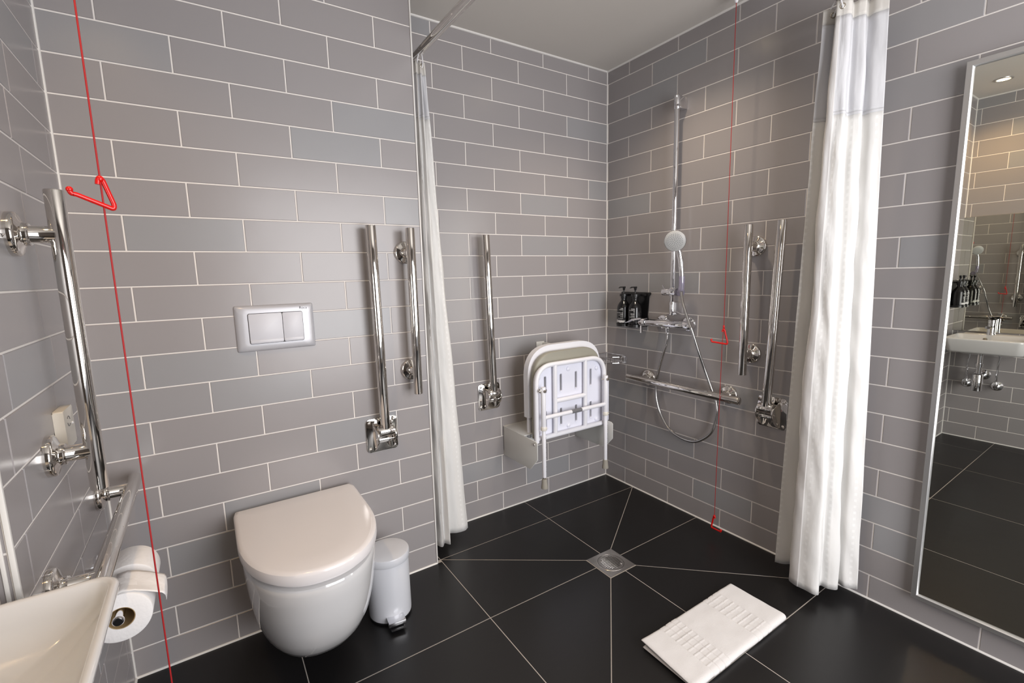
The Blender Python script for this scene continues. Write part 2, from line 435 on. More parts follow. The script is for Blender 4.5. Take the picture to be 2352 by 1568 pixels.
# ------------------------------------------------------------------ pull cords
def pull_handle(parent, o, u, s=1, up=.075, rise=.12, name='pull_handle', M=M_RED):
    """open triangle handle: o = apex, u = horizontal direction of the foot"""
    o = V(o); u = V(u).normalized(); z = V((0, 0, 1)); g = G()
    P = lambda a, b: o+u*a+z*b
    k = up
    g.tube(fillet([P(.006*s, -.008), P(.004*s, .0015), P(-.004*s, .002), P(-.022*s, -k*.86), P(-.020*s, -k), P(.052*s, -k*(1-rise)), P(.060*s, -k*(1-rise)), P(.062*s, -k*(.86-rise))], .0035, 5), .0038, 10)
    g.ball(P(.0615*s, -k*(.86-rise)), .0050, 10)
    g.ball(P(0, .001), .0058, 10)
    return g.obj(name, M, parent)
# left cord (foreground)
LCX, LCY = -2.0935, -.9385
t = thing('pull_cord', 'red emergency pull cord hanging in front of the toilet wall at far left', 'pull cord', (LCX, LCY, H), 0, 'red emergency pull cords')
g = G(); g.lathe([(.042, 0), (.042, -.018), (.036, -.03), (.012, -.034), (.008, -.05), (.004, -.055)], (0, 0, 0), (0, 0, 1), 28); g.obj('ceiling_switch', M_WPLAST, t)
g = G(); g.tube([(0, 0, -.05), (0, 0, -H+.03)], .0014, 8); g.obj('cord', M_CORD, t)
pull_handle(t, (0, 0, 1.405-H), (-.94, -.35, 0), .66, .047, .42)
pull_handle(t, (0, 0, .085-H), (-.94, -.35, 0), .66, .047, .42)
# shower cord
t = thing('pull_cord', 'red emergency pull cord in front of the right wall, with two handles', 'pull cord', (-.0935, -.805, H), 0, 'red emergency pull cords')
g = G(); g.lathe([(.040, 0), (.040, -.006), (.034, -.012), (.02, -.014)], (-.015, .008, 0), (0, 0, 1), 28); g.lathe([(.010, -.010), (.008, -.034), (.0065, -.040), (.004, -.044)], (0, 0, 0), (0, 0, 1), 16); g.obj('ceiling_switch', M_WPLAST, t)
g = G(); g.tube([(0, 0, -.04), (.0, -.002, .975-H), (0, .002, .92-H), (0, .004, .66-H), (0, .007, .1-H)], .0013, 8); g.obj('cord', M_CORD, t)
g = G(); g.cyl((0, -.002, .977-H), (0, -.002, .991-H), .004, .001, 12); g.obj('cord_toggle', M_RED, t)
pull_handle(t, (0, -.002, .971-H), (-.45, .9, 0), .78, .062)
pull_handle(t, (0, .007, .103-H), (-.25, -.97, 0), .70, .062)

# ------------------------------------------------------------------ toilet paper
HY, HZ, HX = -.70, .513, -W+.078
t = thing('paper_holder', 'chrome double toilet roll rod on the left wall carrying both rolls', 'toilet roll holder', (-W, -.64, HZ+.013))
g = G()
g.tube([(.078, -.135, 0), (.078, .160, 0)], .0085, 20); g.lathe([(.0105, 0), (.0105, .004), (.009, .006)], (.078, -.137, 0), (0, -1, 0), 24); g.obj('rod', M_CHROME, t)
g = G(); g.lathe([(.0078, 0), (.0078, .0015)], (.078, -.1432, 0), (0, -1, 0), 20); g.obj('end_cap', M_BLACK, t)
g = G(); g.tube(fillet([(.0, .145, 0), (.078, .145, 0), (.078, .10, 0)], .02), .0085, 16); g.lathe([(.026, 0), (.026, .006), (.022, .009), (.010, .010)], (0, .145, 0), (1, 0, 0), 28); g.obj('wall_bracket', M_CHROME, t)
def roll(label, y0, r, dx=0, dz=0, sheet=False):
    t = thing('toilet_roll', label, 'toilet roll', (HX+dx, y0, HZ+dz), 0, 'toilet rolls on the chrome holder')
    Lr = .098; ri = .0245
    def ring(rr, y, wob=.0): return [V(((rr+wob*math.sin(3*a+y*40))*math.cos(a), y, (rr+wob*math.sin(2*a+1))*math.sin(a))) for a in [2*PI*i/56 for i in range(56)]]
    g = G()
    prof = [(ri, 0), (r-.003, 0), (r-.0008, .0012), (r, .004), (r, Lr-.004), (r-.0008, Lr-.0012), (r-.003, Lr), (ri, Lr)]
    R = g.loft([ring(a, b, .0008 if a > ri else 0) for a, b in prof], False, False)
    n = 56
    for i in range(n): g.face((R[-1][i], R[-1][(i+1) % n], R[0][(i+1) % n], R[0][i]))
    g.obj('paper', M_PAPER, t)
    g = G(); R = g.loft([ring(a, b) for a, b in ((ri-.0003, .0006), (ri-.0003, Lr-.0006), (ri-.0016, Lr-.0006), (ri-.0016, .0006))], False, False)
    for i in range(n): g.face((R[-1][i], R[-1][(i+1) % n], R[0][(i+1) % n], R[0][i]))
    g.obj('core', M_CORE, t)
    if sheet:
        g = G(); rows = []
        pts = [(-.012, r+.0004), (.008, r+.0010), (.028, r-.005), (.050, r-.014), (.074, r-.026), (.0775, r-.031), (.078, r-.046), (.077, r-.063), (.075, r-.078)]
        for k, (x, z) in enumerate(pts):
            f_ = k/(len(pts)-1)
            y0_, y1_ = .000+.012*f_, Lr-.004-.012*f_
            if k > 5: y0_ += (k-5)*.013
            rows.append([V((x, y0_+(y1_-y0_)*j/8, z+.003*math.sin(j*.8+k))) for j in range(9)])
        g.loft(rows, False, False, closed=False)
        s = g.obj('loose_sheet', M_PAPER, t); md = s.modifiers.new('thick', 'SOLIDIFY'); md.thickness = .0006
    return t
roll('front toilet roll with a loose sheet hanging off it, by the basin', -.750, .0555, 0, .0, True)
roll('rear toilet roll, further from the basin, on the chrome rod', -.622, .0555, .0, .0)

# ------------------------------------------------------------------ toilet
def dring(w, L, s, z, rr=.0, n=2.25, y0=0.0, cx=0.):
    """D outline: straight sides from the wall then a superelliptic front; y grows away from the wall"""
    pts = []
    k = 7
    for i in range(k):
        pts.append(V((cx-w+ (rr*(1-i/1) if i == 0 else 0), -(y0+(L-s-y0)*i/k), z)))
    m = 40
    for i in range(m+1):
        a = PI-PI*i/m
        c, sn = math.cos(a), math.sin(a)
        pts.append(V((cx+w*math.copysign(abs(c)**(2/n), c), -(L-s+s*abs(sn)**(2/n)), z)))
    for i in range(k-1, -1, -1):
        pts.append(V((cx+w-(rr*(1-i/1) if i == 0 else 0), -(y0+(L-s-y0)*i/k), z)))
    return pts
TX = -1.7615
t = thing('toilet', 'white wall-hung toilet with its lid closed, under the flush plate', 'toilet', (TX, -D, 0))
g = G()
zz = lambda z: .082+(z-.052)*(.4185-.082)/(.4085-.052)
secs = [(.075, .255, .20, .052), (.110, .30, .22, .058), (.130, .345, .24, .072), (.148, .392, .26, .10), (.160, .43, .27, .14), (.171, .464, .28, .19), (.178, .485, .285, .245), (.1835, .499, .29, .30), (.1865, .508, .29, .35), (.188, .513, .29, .385), (.1875, .512, .29, .398), (.185, .509, .29, .405), (.178, .501, .285, .4085)]
g.loft([dring(w, L, s, zz(z)) for w, L, s, z in secs])
g.obj('bowl', M_CERAM, t)
g = G(); g.loft([dring(w, L, s, z+.0115, y0=.03) for w, L, s, z in ((.178, .497, .285, .408), (.182, .501, .285, .411), (.182, .501, .285, .419), (.178, .497, .285, .421))]); g.obj('seat', M_LID, t)
g = G(); lid = []
for w, L, z in ((.191, .514, .4225), (.1948, .5180, .4245), (.1960, .5192, .432), (.1960, .5192, .446), (.1947, .5178, .4530), (.1900, .5130, .4570), (.182, .505, .4590), (.12, .44, .4602)):
    e = .1960-w
    lid.append(dring(w, L, .295, z+.0125, rr=.006, y0=.016+e))
g.loft(lid); g.obj('lid', M_LID, t)
g = G(); g.box((0, -.012, .430), (.36, .020, .026), .006, 3); g.obj('hinge_block', M_LID, t)

# flush plate
t = thing('flush_plate', 'pearl silver dual flush plate on the wall above the toilet', 'flush plate', (-1.772, -D, 1.0745), BACKW)
fw, fh = .240, .152
g = G()
rings = [(fw, fh, .006, 0), (fw, fh, .006, .002), (fw-.004, fh-.003, .008, .007), (fw-.016, fh-.010, .016, .0125), (fw-.030, fh-.022, .02, .0150), (fw-.052, fh-.046, .012, .0158)]
g.loft([[V((x, d, z)) for x, z in rrect(a, b, r, 8)] for a, b, r, d in rings]); g.obj('frame', M_FLUSH, t)
g = G(); g.prism(rrect(.166, .101, .006), (0, .0160, 0), (1, 0, 0), (0, 0, 1), (0, .0012, 0)); g.obj('button_gap', M_GAP, t)
for cx, w in ((.0315, .0995), (-.0508, .0615)):
    g = G(); x0 = cx
    poly = rrect(w, .098, .004)
    g.prism(poly, (x0, .0165, 0), (1, 0, 0), (0, 0, 1), (0, .0035, 0), .001)
    b = g.obj('flush_button', M_BTN, t)
    g = G(); g.box((x0, .0203, -.0425), (w-.001, .0024, .0105), .001); g.obj('button_lip', M_BTN, b)
text_mesh('Roca', .0125, M_GAP, t, 'logo', Matrix.Translation((-.074, .0153, .0575)) @ Matrix.Rotation(PI, 4, 'Z') @ Matrix.Rotation(PI/2, 4, 'X'))

# ------------------------------------------------------------------ pedal bin
t = thing('pedal_bin', 'small white pedal bin on the floor beside the toilet', 'bin', (-1.4985, -.405, 0))
g = G(); g.lathe([(.0715, .006), (.0755, .010), (.0762, .02), (.0752, .213), (.0738, .218)], seg=48); g.obj('body', M_BIN, t)
g = G(); g.lathe([(.0740, 0), (.0765, .002), (.0765, .008), (.072, .010)], seg=48); g.obj('base_ring', M_BLACK, t)
g = G(); g.lathe([(.070, .2195), (.0785, .2205), (.0792, .222), (.0792, .243), (.0772, .2475), (.0727, .2495), (.03, .2515), (.002, .252)], seg=48); g.obj('lid', M_BIN, t)
g = G(); g.box((-.0, .079, .228), (.04, .012, .022), .002); g.obj('lid_hinge', M_BLACK, t)
pd = V((-.10, -.99, 0)).normalized(); sd = V((pd.y, -pd.x, 0))*-1
g = G()
Mx = Matrix(((sd.x, pd.x, 0, 0), (sd.y, pd.y, 0, 0), (0, 0, 1, 0), (0, 0, 0, 1)))
g.box((0, .092, .032), (.060, .036, .003), .001, M=Mx); g.box((0, .109, .0265), (.060, .003, .014), .001, M=Mx); g.box((-.0285, .085, .026), (.003, .03, .014), .0005, M=Mx); g.box((.0285, .085, .026), (.003, .03, .014), .0005, M=Mx)
g.obj('pedal', M_CHROME, t)
g = G(); g.box((0, .106, .0125), (.050, .034, .003), .001, M=Mx); g.obj('foot_pad', M_BLACK, t)

# ------------------------------------------------------------------ shower seat (folded up on the back wall)
SX = -.487
t = thing('folding_shower_chair', 'white folded shower seat with taupe pad on the shower back wall', 'shower seat', (SX, 0, .30))
OF = off(t)
def seat_part(g, name, m, parent=t): return g.obj(name, m, parent, xf=OF)
x0, x1 = -.735, -.243
for xs in (x0, x1-.004):
    g = G(); poly = [(0, .297), (0, .456), (.285, .452), (.299, .445), (.299, .366), (.238, .302), (.03, .297)]
    poly = [(0, .300), (.0, .456), (.288, .453), (.299, .446), (.299, .366), (.240, .302)]
    g.prism(poly, (xs, 0, 0), (0, -1, 0), (0, 0, 1), (.004, 0, 0), .0008); seat_part(g, 'side_plate', M_BRACK)
g = G(); g.box(((x0+x1)/2, -.004, .39), (x1-x0, .006, .13), .001); g.box(((x0+x1)/2, -.095, .454), (x1-x0-.008, .19, .004), .001); seat_part(g, 'wall_bracket', M_BRACK)
for xs in (x0-.004, x1+.001):
    g = G(); g.cyl((xs, -.276, .436), (xs+.004, -.276, .436), .0075, .001, 16); seat_part(g, 'pivot_bolt', M_SATIN)
# backrest: tubular arch with moulded cover
bx0, bx1, by, bt = -.702, -.228, -.165, .884
def arch(xa, xb, zb, zt, r, y, n=10):
    return fillet([V((xa, y, zb)), V((xa, y, zt)), V((xb, y, zt)), V((xb, y, zb))], r, n)
g = G(); g.tube(arch(bx0+.018, bx1-.018, .43, bt-.02, .125, by), .0115, 14); seat_part(g, 'back_tube', M_SEAT)
def band(path_o, path_i, y0, y1, bev):
    g = G(); n = len(path_o)
    rings = []
    for o_, i_ in zip(path_o, path_i):
        rings.append([V((o_.x, y0, o_.z)), V((o_.x, y1, o_.z)), V((i_.x, y1, i_.z)), V((i_.x, y0, i_.z))])
    g.loft(rings)
    es = [e for e in g.bm.edges if len(e.link_faces) == 2 and e.calc_face_angle(0) > .9]
    bmesh.ops.bevel(g.bm, geom=es, offset=bev, segments=3, profile=.5, affect='EDGES')
    return g
po = arch(bx0, bx1, .535, bt, .150, 0); pi_ = arch(bx0+.045, bx1-.045, .535, bt-.045, .118, 0)
g = band(po, pi_, by-.020, by+.016, .013); seat_part(g, 'back_cover', M_SEAT)
# back stay to the wall
g = G(); g.box((-.470, -.085, .857), (.016, .150, .022), .002); g.box((-.490, -.004, .857), (.052, .006, .034), .001); seat_part(g, 'wall_stay', M_BRACK)
g = G(); g.cyl((-.482, -.012, .850), (-.482, -.018, .850), .005, .001, 12); seat_part(g, 'stay_bolt', M_SATIN)
# seat cushion standing upright behind the frame
sx0, sx1, sy, sz0, sz1 = -.712, -.250, -.232, .427, .812
pad = arch(sx0+.020, sx1-.006, sz0+.01, sz1+.044, .130, 0)
g = G()
def slab(g, path, y0, y1, e):
    # rounded slab bounded by an arch path
    c = V((sum(p.x for p in path)/len(path), 0, sum(p.z for p in path)/len(path)))
    def ring(y, k): return [V((c.x+(p.x-c.x)*k, y, c.z+(p.z-c.z)*k)) for p in path]
    g.loft([ring(y0, 1-e*2), ring(y0+(y1-y0)*.12, 1-e*.6), ring(y0+(y1-y0)*.3, 1), ring(y0+(y1-y0)*.7, 1), ring(y0+(y1-y0)*.88, 1-e*.6), ring(y1, 1-e*2)])
slab(g, pad, -.192, -.222, .022); seat_part(g, 'seat_pad', M_PAD)
# perforated seat plate
def plate(path, y, th, holes):
    g = G(); bm = g.bm
    c = V((sum(p.x for p in path)/len(path), 0, sum(p.z for p in path)/len(path)))
    outer = [bm.verts.new((p.x, y, p.z)) for p in path]
    edges = [bm.edges.new((outer[i], outer[(i+1) % len(outer)])) for i in range(len(outer))]
    for hx, hz, w, h in holes:
        ring = [bm.verts.new((hx+a, y, hz+b)) for a, b in rrect(w, h, w*.49, 4)]
        edges += [bm.edges.new((ring[i], ring[(i+1) % len(ring)])) for i in range(len(ring))]
    bmesh.ops.triangle_fill(bm, use_beauty=True, use_dissolve=False, edges=edges)
    r = bmesh.ops.extrude_face_region(bm, geom=list(bm.faces))
    bmesh.ops.translate(bm, vec=(0, -th, 0), verts=[v for v in r['geom'] if isinstance(v, bmesh.types.BMVert)])
    return g
fp = arch(sx0+.012, sx1-.012, sz0+.008, sz1-.012, .095, 0)
sw_ = sx1-sx0
hx = [sx0+sw_*k for k in (.165, .375, .585, .800)]
holes = []
for i, x in enumerate(hx):
    holes += [(x, .700, .011, .085), (x, .528, .011, .085)]
g = plate(fp, -.226, .009, holes); seat_part(g, 'seat_plate', M_SEATPL)
for i, x in enumerate(hx):
    for z_ in (.700, .528):
        g = G(); path = [V((x+a, -.2362, z_+b)) for a, b in rrect(.016, .091, .0078, 5)]
        g.tube(path, .0018, 6, closed=True); seat_part(g, 'slot_rim', M_SEATPL)
for kx, kz in ((.08, .742), (.475, .762), (.885, .742), (.475, .472), (.885, .470), (.08, .472)):
    g = G(); g.lathe([(.011, 0), (.011, .004), (.008, .007), (.002, .008)], (sx0+sw_*kx, -.235, kz), (0, -1, 0), 18); seat_part(g, 'moulded_boss', M_SEATPL)
# tubular seat frame
fy = -.250; R = .0115
g = G()
g.tube(fillet([V((sx0+.012, fy, .47)), V((sx0+.012, fy, .800)), V((sx1-.012, fy, .800)), V((sx1-.012, fy, .47)), V((sx1-.012, fy, .438)), V((sx0+.012, fy, .438)), V((sx0+.012, fy, .47))], .03, 6) if False else
       fillet([V((sx0+.012, fy, .43)), V((sx0+.012, fy, .800)), V((sx1-.012, fy, .800)), V((sx1-.012, fy, .43))], .095, 12), R, 16)
g.tube([(sx0+.012, fy, .446), (sx1-.012, fy, .446)], R, 14)
seat_part(g, 'frame_tube', M_SEAT)
fx = [sx0+sw_*.270, sx0+sw_*.690]
g = G()
for x in fx: g.tube([(x, fy, .446), (x, fy, .800)], R*.95, 14)
g.tube([(fx[0], fy, .616), (fx[1], fy, .616)], R*.95, 14)
seat_part(g, 'cross_tube', M_SEAT)
# legs
ly = -.281; lx = [sx0+.030, sx1-.030]
for i, x in enumerate(lx):
    z_top, z_in, z_bot = (.706, .515, .296) if i == 0 else (.706, .515, .245)
    g = G(); g.cyl((x, ly, .500), (x, ly, z_top), .0120, .001, 20); lg = seat_part(g, 'leg', M_SEAT)
    lower = .262 if i == 0 else .245
    g = G(); g.cyl((x, ly, lower), (x, ly, .505), .0098, .001, 18); seat_part(g, 'leg_extension', M_SEAT, lg)
    g = G(); g.cyl((x, ly, .496), (x, ly, .514), .0150, .002, 20); g.ball((x+.012, ly-.008, .505), .004, 8); seat_part(g, 'leg_collar', M_CREAMPL, lg)
    for k in range(8):
        g = G(); g.ball((x+.006, ly-.0078, lower+.03+k*.024), .0018, 6); seat_part(g, 'height_hole', M_LABEL, lg)
    fb = .207
    g = G(); g.lathe([(.0165, 0), (.0168, .006), (.0155, .016), (.0145, .022), (.0125, .044), (.0120, .047)], (x, ly, fb), (0, 0, 1), 24); seat_part(g, 'rubber_foot', M_RUBBER, lg)
    g = G()
    g.cyl((x, ly, fb+.045), (x, ly, lower+.002), .0045 if i == 0 else .009, 0, 12); seat_part(g, 'leg_spigot', M_SATIN if i == 0 else M_BLACK, lg)
    g = G(); g.cyl((x-.022, ly+.004, .688), (x+.022, ly+.004, .688), .0045, .001, 12)
    g.box((x-.014 if i == 0 else x+.014, ly+.014, .688), (.006, .034, .020), .002)
    g.lathe([(.008, 0), (.008, .003), (.006, .006)], (x, ly-.012, .688), (0, -1, 0), 16); seat_part(g, 'leg_pivot', M_SATIN, lg)
g = G(); g.tube([(lx[0], ly, .556), (lx[1], ly, .556)], .0098, 14); lb = seat_part(g, 'leg_crossbar', M_SEAT)
mx_ = (lx[0]+lx[1])/2
g = G(); g.tube([(mx_-.030, ly, .556), (mx_+.034, ly, .556)], .0101, 16); seat_part(g, 'bar_label', M_LABEL, lb)
# folded armrest seen at the right edge
g = G(); g.prism(rrect(.022, .24, .009), (sx1+.012, -.215, .565), (1, 0, 0), (0, 0, 1), (0, -.035, 0), .004); seat_part(g, 'armrest', M_SEATPL)

# ------------------------------------------------------------------ corner basket
t = thing('corner_basket', 'chrome wire corner basket behind the seat in the shower corner', 'basket', (0, 0, .742))
def qring(r, z, n=12):
    pts = [V((-.006, -.006, z)), V((-.006, -r, z))]
    pts = [V((-.004, -.004, z)), V((-.004, -r+.03, z)), V((-.02, -r+.005, z))]
    for i in range(1, n): a = PI/2*i/n; pts.append(V((-(.02+(r-.025)*math.sin(a)**1.3), -(.02+(r-.025)*math.cos(a)**1.3), z)))
    pts += [V((-r+.005, -.02, z)), V((-r+.03, -.004, z))]
    return pts
g = G(); g.tube(qring(.178, .018), .0032, 8, closed=True); g.tube(qring(.178, -.016), .0028, 8, closed=True); g.obj('rim_wire', M_CHROME, t)
g = G(); q = qring(.178, 0)
for i in range(0, len(q)): g.tube([q[i]+V((0, 0, .018)), q[i]+V((0, 0, -.016))], .0016, 6)
for k in range(1, 9):
    s = .178*k/9; g.tube([(-s, -.004, -.018), (-s, -(.178-s*.75), -.018)], .0015, 6)
g.obj('basket_wire', M_CHROME, t)

# ------------------------------------------------------------------ soap dispensers
def bottle(label, loc, rz, leaf, lines):
    t = thing('soap_bottle', label, 'soap bottle', loc, rz, 'black pump bottles in wall holders')
    g = G(); g.lathe([(.030, 0), (.034, .002), (.0355, .006), (.0358, .02), (.0358, .088), (.0350, .096), (.0325, .106), (.0270, .117), (.0190, .127), (.0150, .133), (.0142, .138), (.0142, .147), (.012, .148)], seg=40); g.obj('bottle_body', M_BOTTLE, t)
    g = G(); g.lathe([(.0158, .144), (.0165, .146), (.0165, .160), (.014, .164), (.0075, .165), (.006, .172), (.0042, .174), (.0042, .189), (.0058, .1905), (.0078, .204), (.0082, .2065), (.006, .2085)], seg=28)
    g.prism([(-.008, .2005), (.024, .2030), (.0345, .1985), (.0345, .2015), (.024, .2075), (-.008, .2088)], (0, -.0058, 0), (1, 0, 0), (0, 0, 1), (0, .0116, 0), .0015)
    g.obj('pump', M_BLACK, t)
    # printed label wrapped on the front (local +Y is out of the wall)
    g = G(); r = .0360
    def dash(a0, w, z, h):
        rd = random.Random(int(z*1e5)); at = 0.
        while at < w:
            lw = rd.choice((.0008, .0012, .0016)); p0 = a0-at/r; p1 = a0-(at+lw)/r; at += lw+rd.choice((.0005, .0006, .0016))
            q = [V((r*math.cos(p0), r*math.sin(p0), z)), V((r*math.cos(p1), r*math.sin(p1), z)), V((r*math.cos(p1), r*math.sin(p1), z+h)), V((r*math.cos(p0), r*math.sin(p0), z+h))]
            vs = [g.bm.verts.new(p) for p in q]; g.bm.faces.new(vs)
    for z, w, h in lines: dash(math.radians(128), w, z, h)
    if leaf:
        rnd = random.Random(3)
        for k in range(11):
            a = math.radians(132-8.5*k); z = .012+.004*rnd.random(); s = .010+.012*rnd.random()
            for j in range(3):
                da = (j-1)*.11
                q = [V((r*math.cos(a+da*.4), r*math.sin(a+da*.4), z)), V((r*math.cos(a+da-.05), r*math.sin(a+da-.05), z+s*.55)), V((r*math.cos(a+da*1.5), r*math.sin(a+da*1.5), z+s)), V((r*math.cos(a+da+.05), r*math.sin(a+da+.05), z+s*.5))]
                vs = [g.bm.verts.new(p) for p in q]; g.bm.faces.new(vs)
    g.obj('label_print', M_PRINT, t, recalc=False)
    return t
L1 = [(.090, .013, .0030), (.083, .024, .0034), (.066, .044, .0026), (.059, .016, .0022), (.054, .026, .0022), (.045, .014, .002), (.036, .032, .0022)]
L2 = [(.090, .020, .0035), (.083, .034, .0034), (.076, .004, .003), (.066, .022, .0028), (.060, .022, .0028), (.053, .018, .0022), (.048, .028, .0024), (.039, .016, .0022), (.029, .034, .0026)]
def holder(label, loc, rz):
    t = thing('bottle_holder', label, 'bottle holder', loc, rz, 'black wall holders for soap bottles')
    g = G()
    pl = [(-.105, .172), (-.092, .158), (-.086, .06), (-.092, .004), (-.080, -.004), (.080, -.004), (.092, .004), (.086, .06), (.092, .158), (.105, .172), (.100, .178), (-.100, .178)]
    g.prism(pl, (0, .0005, 0), (1, 0, 0), (0, 0, 1), (0, .006, 0), .001); g.obj('back_plate', M_BLACK, t)
    g = G()
    for cx in (-.0405, .0405):
        g.lathe([(.036, -.004), (.039, -.004), (.039, .010), (.0372, .010), (.0372, -.002), (.0365, -.002)], (cx, .052, 0), (0, 0, 1), 36)
    g.box((0, .014, .003), (.16, .028, .013), .002); g.obj('base_cup', M_BLACK, t)
    g = G(); g.box((0, .012, .166), (.165, .022, .012), .002)
    for cx in (-.0405, .0405):
        g.lathe([(.0178, .158), (.0222, .158), (.0222, .170), (.0178, .170)], (cx, .052, 0), (0, 0, 1), 28, cap=False)
        g.box((cx, .026, .164), (.020, .024, .011), .001)
    g.obj('neck_clamp', M_BLACK, t)
    return t
holder('black double bottle holder on the right wall, left of the shower mixer', (0, -.2255, .942), RIGHTW)
bottle('black pump soap bottle nearest the shower corner, white leaf print at its foot', (-.052, -.1850, .9435), RIGHTW, True, L1)
bottle('black pump soap bottle next to the mixer lever, plain lines of white print', (-.052, -.2660, .9435), RIGHTW, False, L2)
holder('black double bottle holder beside the basin mirror, seen in the tall mirror', (-2.395, YR, .942), BACKW)
bottle('black soap bottle by the basin mirror, nearer the basin front, seen reflected', (-2.3545, YR-.052, .9435), BACKW, True, L1)
bottle('black soap bottle by the basin mirror, nearer the basin wall, seen reflected', (-2.4355, YR-.052, .9435), BACKW, True, L2)

# ------------------------------------------------------------------ shower: mixer, riser rail, hand shower, hose
t = thing('shower_mixer', 'chrome thermostatic shower mixer bar on the right wall', 'shower mixer', (0, -.47, .970))
OFm = off(t)
g = G(); g.cyl((-.060, -.352, .970), (-.060, -.582, .970), .0185, .0015, 32); g.obj('mixer_body', M_CHROME, t, xf=OFm)
for y in (-.412, -.566):
    g = G(); g.lathe([(.036, 0), (.036, .006), (.033, .010), (.020, .012), (.0165, .016), (.0165, .045)], (0, y, .972), (-1, 0, 0), 32); g.obj('escutcheon', M_CHROME, t, xf=OFm)
g = G(); g.lathe([(.0205, 0), (.0215, .004), (.0215, .036), (.0205, .040)], (-.060, -.310, .970), (0, -1, 0), 32); k1 = g.obj('temperature_knob', M_CHROME, t, xf=OFm)
g = G(); g.lathe([(.0195, 0), (.0205, .003), (.0205, .036), (.018, .042), (.004, .044)], (-.060, -.5835, .970), (0, -1, 0), 32); k2 = g.obj('flow_knob', M_CHROME, t, xf=OFm)
M_GREYLV = mat('grey_lever', (.36, .37, .42), .35)
g = G(); g.loft([[V(p) for p in r] for r in (((-.080, -.326, .984), (-.064, -.326, .990), (-.064, -.312, .990), (-.080, -.312, .988)), ((-.102, -.296, .978), (-.092, -.296, .980), (-.092, -.286, .986), (-.102, -.286, .984)), ((-.106, -.272, .967), (-.094, -.272, .967), (-.094, -.266, .972), (-.106, -.266, .972)), ((-.104, -.242, .960), (-.095, -.242, .960), (-.095, -.242, .963), (-.104, -.242, .963)))]); g.obj('lever', M_GREYLV, k1, xf=OFm)
g = G(); g.loft([[V(p) for p in r] for r in (((-.064, -.322, .952), (-.056, -.322, .952), (-.056, -.312, .952), (-.064, -.312, .952)), ((-.070, -.327, .912), (-.058, -.327, .912), (-.058, -.318, .912), (-.070, -.318, .912)))]); g.obj('lever', M_CHROME, k1, xf=OFm)
g = G(); g.lathe([(.0028, 0), (.0028, .002)], (-.0795, -.603, .970), (-1, 0, 0), 12); g.obj('screw_cap', M_GAP, k2, xf=OFm)
g = G(); g.lathe([(.0105, 0), (.0105, .012), (.0095, .014), (.0095, .030)], (-.060, -.484, .953), (0, 0, -1), 20); g.obj('hose_outlet', M_CHROME, t, xf=OFm)

t = thing('riser_rail', 'chrome shower riser rail upright on the right wall above the mixer', 'shower rail', (0, -.505, 1.50))
OFr = off(t)
g = G(); g.cyl((-.054, -.505, 1.022), (-.054, -.505, 2.028), .0112, .001, 28); g.obj('rail', M_CHROME, t, xf=OFr)
for z0, z1_ in ((1.972, 2.026), (1.018, 1.078)):
    g = G(); g.box((-.028, -.508, (z0+z1_)/2), (.056, .026, z1_-z0), .003); g.cyl((-.054, -.505, z0-.002), (-.054, -.505, z1_+.002), .0135, .001, 28); g.obj('rail_bracket', M_CHROME, t, xf=OFr)
g = G(); g.cyl((-.056, -.452, 1.128), (-.056, -.532, 1.128), .0190, .002, 28); g.cyl((-.054, -.505, 1.108), (-.054, -.505, 1.148), .0155, .001, 24); sl = g.obj('slider', M_CHROME, t, xf=OFr)
g = G(); g.tube([(-.056, -.456, 1.145), (-.060, -.448, 1.162)], .0028, 8); g.obj('slider_pin', M_CHROME, sl, xf=OFr)
g = G(); g.lathe([(.017, 0), (.0185, .006), (.0185, .028), (.016, .034)], (-.058, -.532, 1.128), (0, -1, 0), 24); g.obj('handset_cradle', M_LILAC, sl, xf=OFr)

t = thing('hand_shower', 'chrome hand shower with round grey spray face on the riser rail', 'shower head', (-.08, -.575, 1.15))
OFh = off(t)
hc = V((-.135, -.575, 1.366)); hn = V((-.80, -.52, -.26)).normalized()
g = G(); g.lathe([(.010, -.030), (.026, -.026), (.041, -.016), (.0475, -.006), (.0490, .000), (.0485, .005)], hc, hn, 40); g.obj('head', M_CHROME, t, xf=OFh)
g = G(); g.lathe([(.0470, .004), (.0470, .008), (.044, .0105), (.02, .0125), (.002, .013)], hc, hn, 40); fc = g.obj('spray_face', M_SPRAY, t, xf=OFh)
g = G(); qm = hn.to_track_quat('Z', 'Y').to_matrix()
for ring_, n_ in ((.006, 4), (.013, 9), (.020, 15), (.027, 20), (.034, 26)):
    for k in range(n_):
        a = 2*PI*k/n_+ring_*30; g.lathe([(.0018, 0), (.0015, .0016)], hc+qm @ V((ring_*math.cos(a), ring_*math.sin(a), .0128-.0000+(-.0000 if ring_ < .01 else -.000085*(ring_*1000-8)))), hn, 6)
g.obj('nozzles', M_NOZZLE, fc, xf=OFh)
g = G(); g.tube([(-.118, -.566, 1.352), (-.103, -.570, 1.325), (-.094, -.576, 1.285), (-.089, -.580, 1.23), (-.083, -.578, 1.175), (-.080, -.573, 1.142)], lambda s: .0150-.004*s, 18, smooth=6); g.obj('handle', M_CHROME, t, xf=OFh)
g = G(); g.tube([(-.0865, -.5795, 1.205), (-.083, -.578, 1.175), (-.080, -.573, 1.136)], .0135, 18, smooth=4); g.obj('grip_sleeve', M_LILAC, t, xf=OFh)

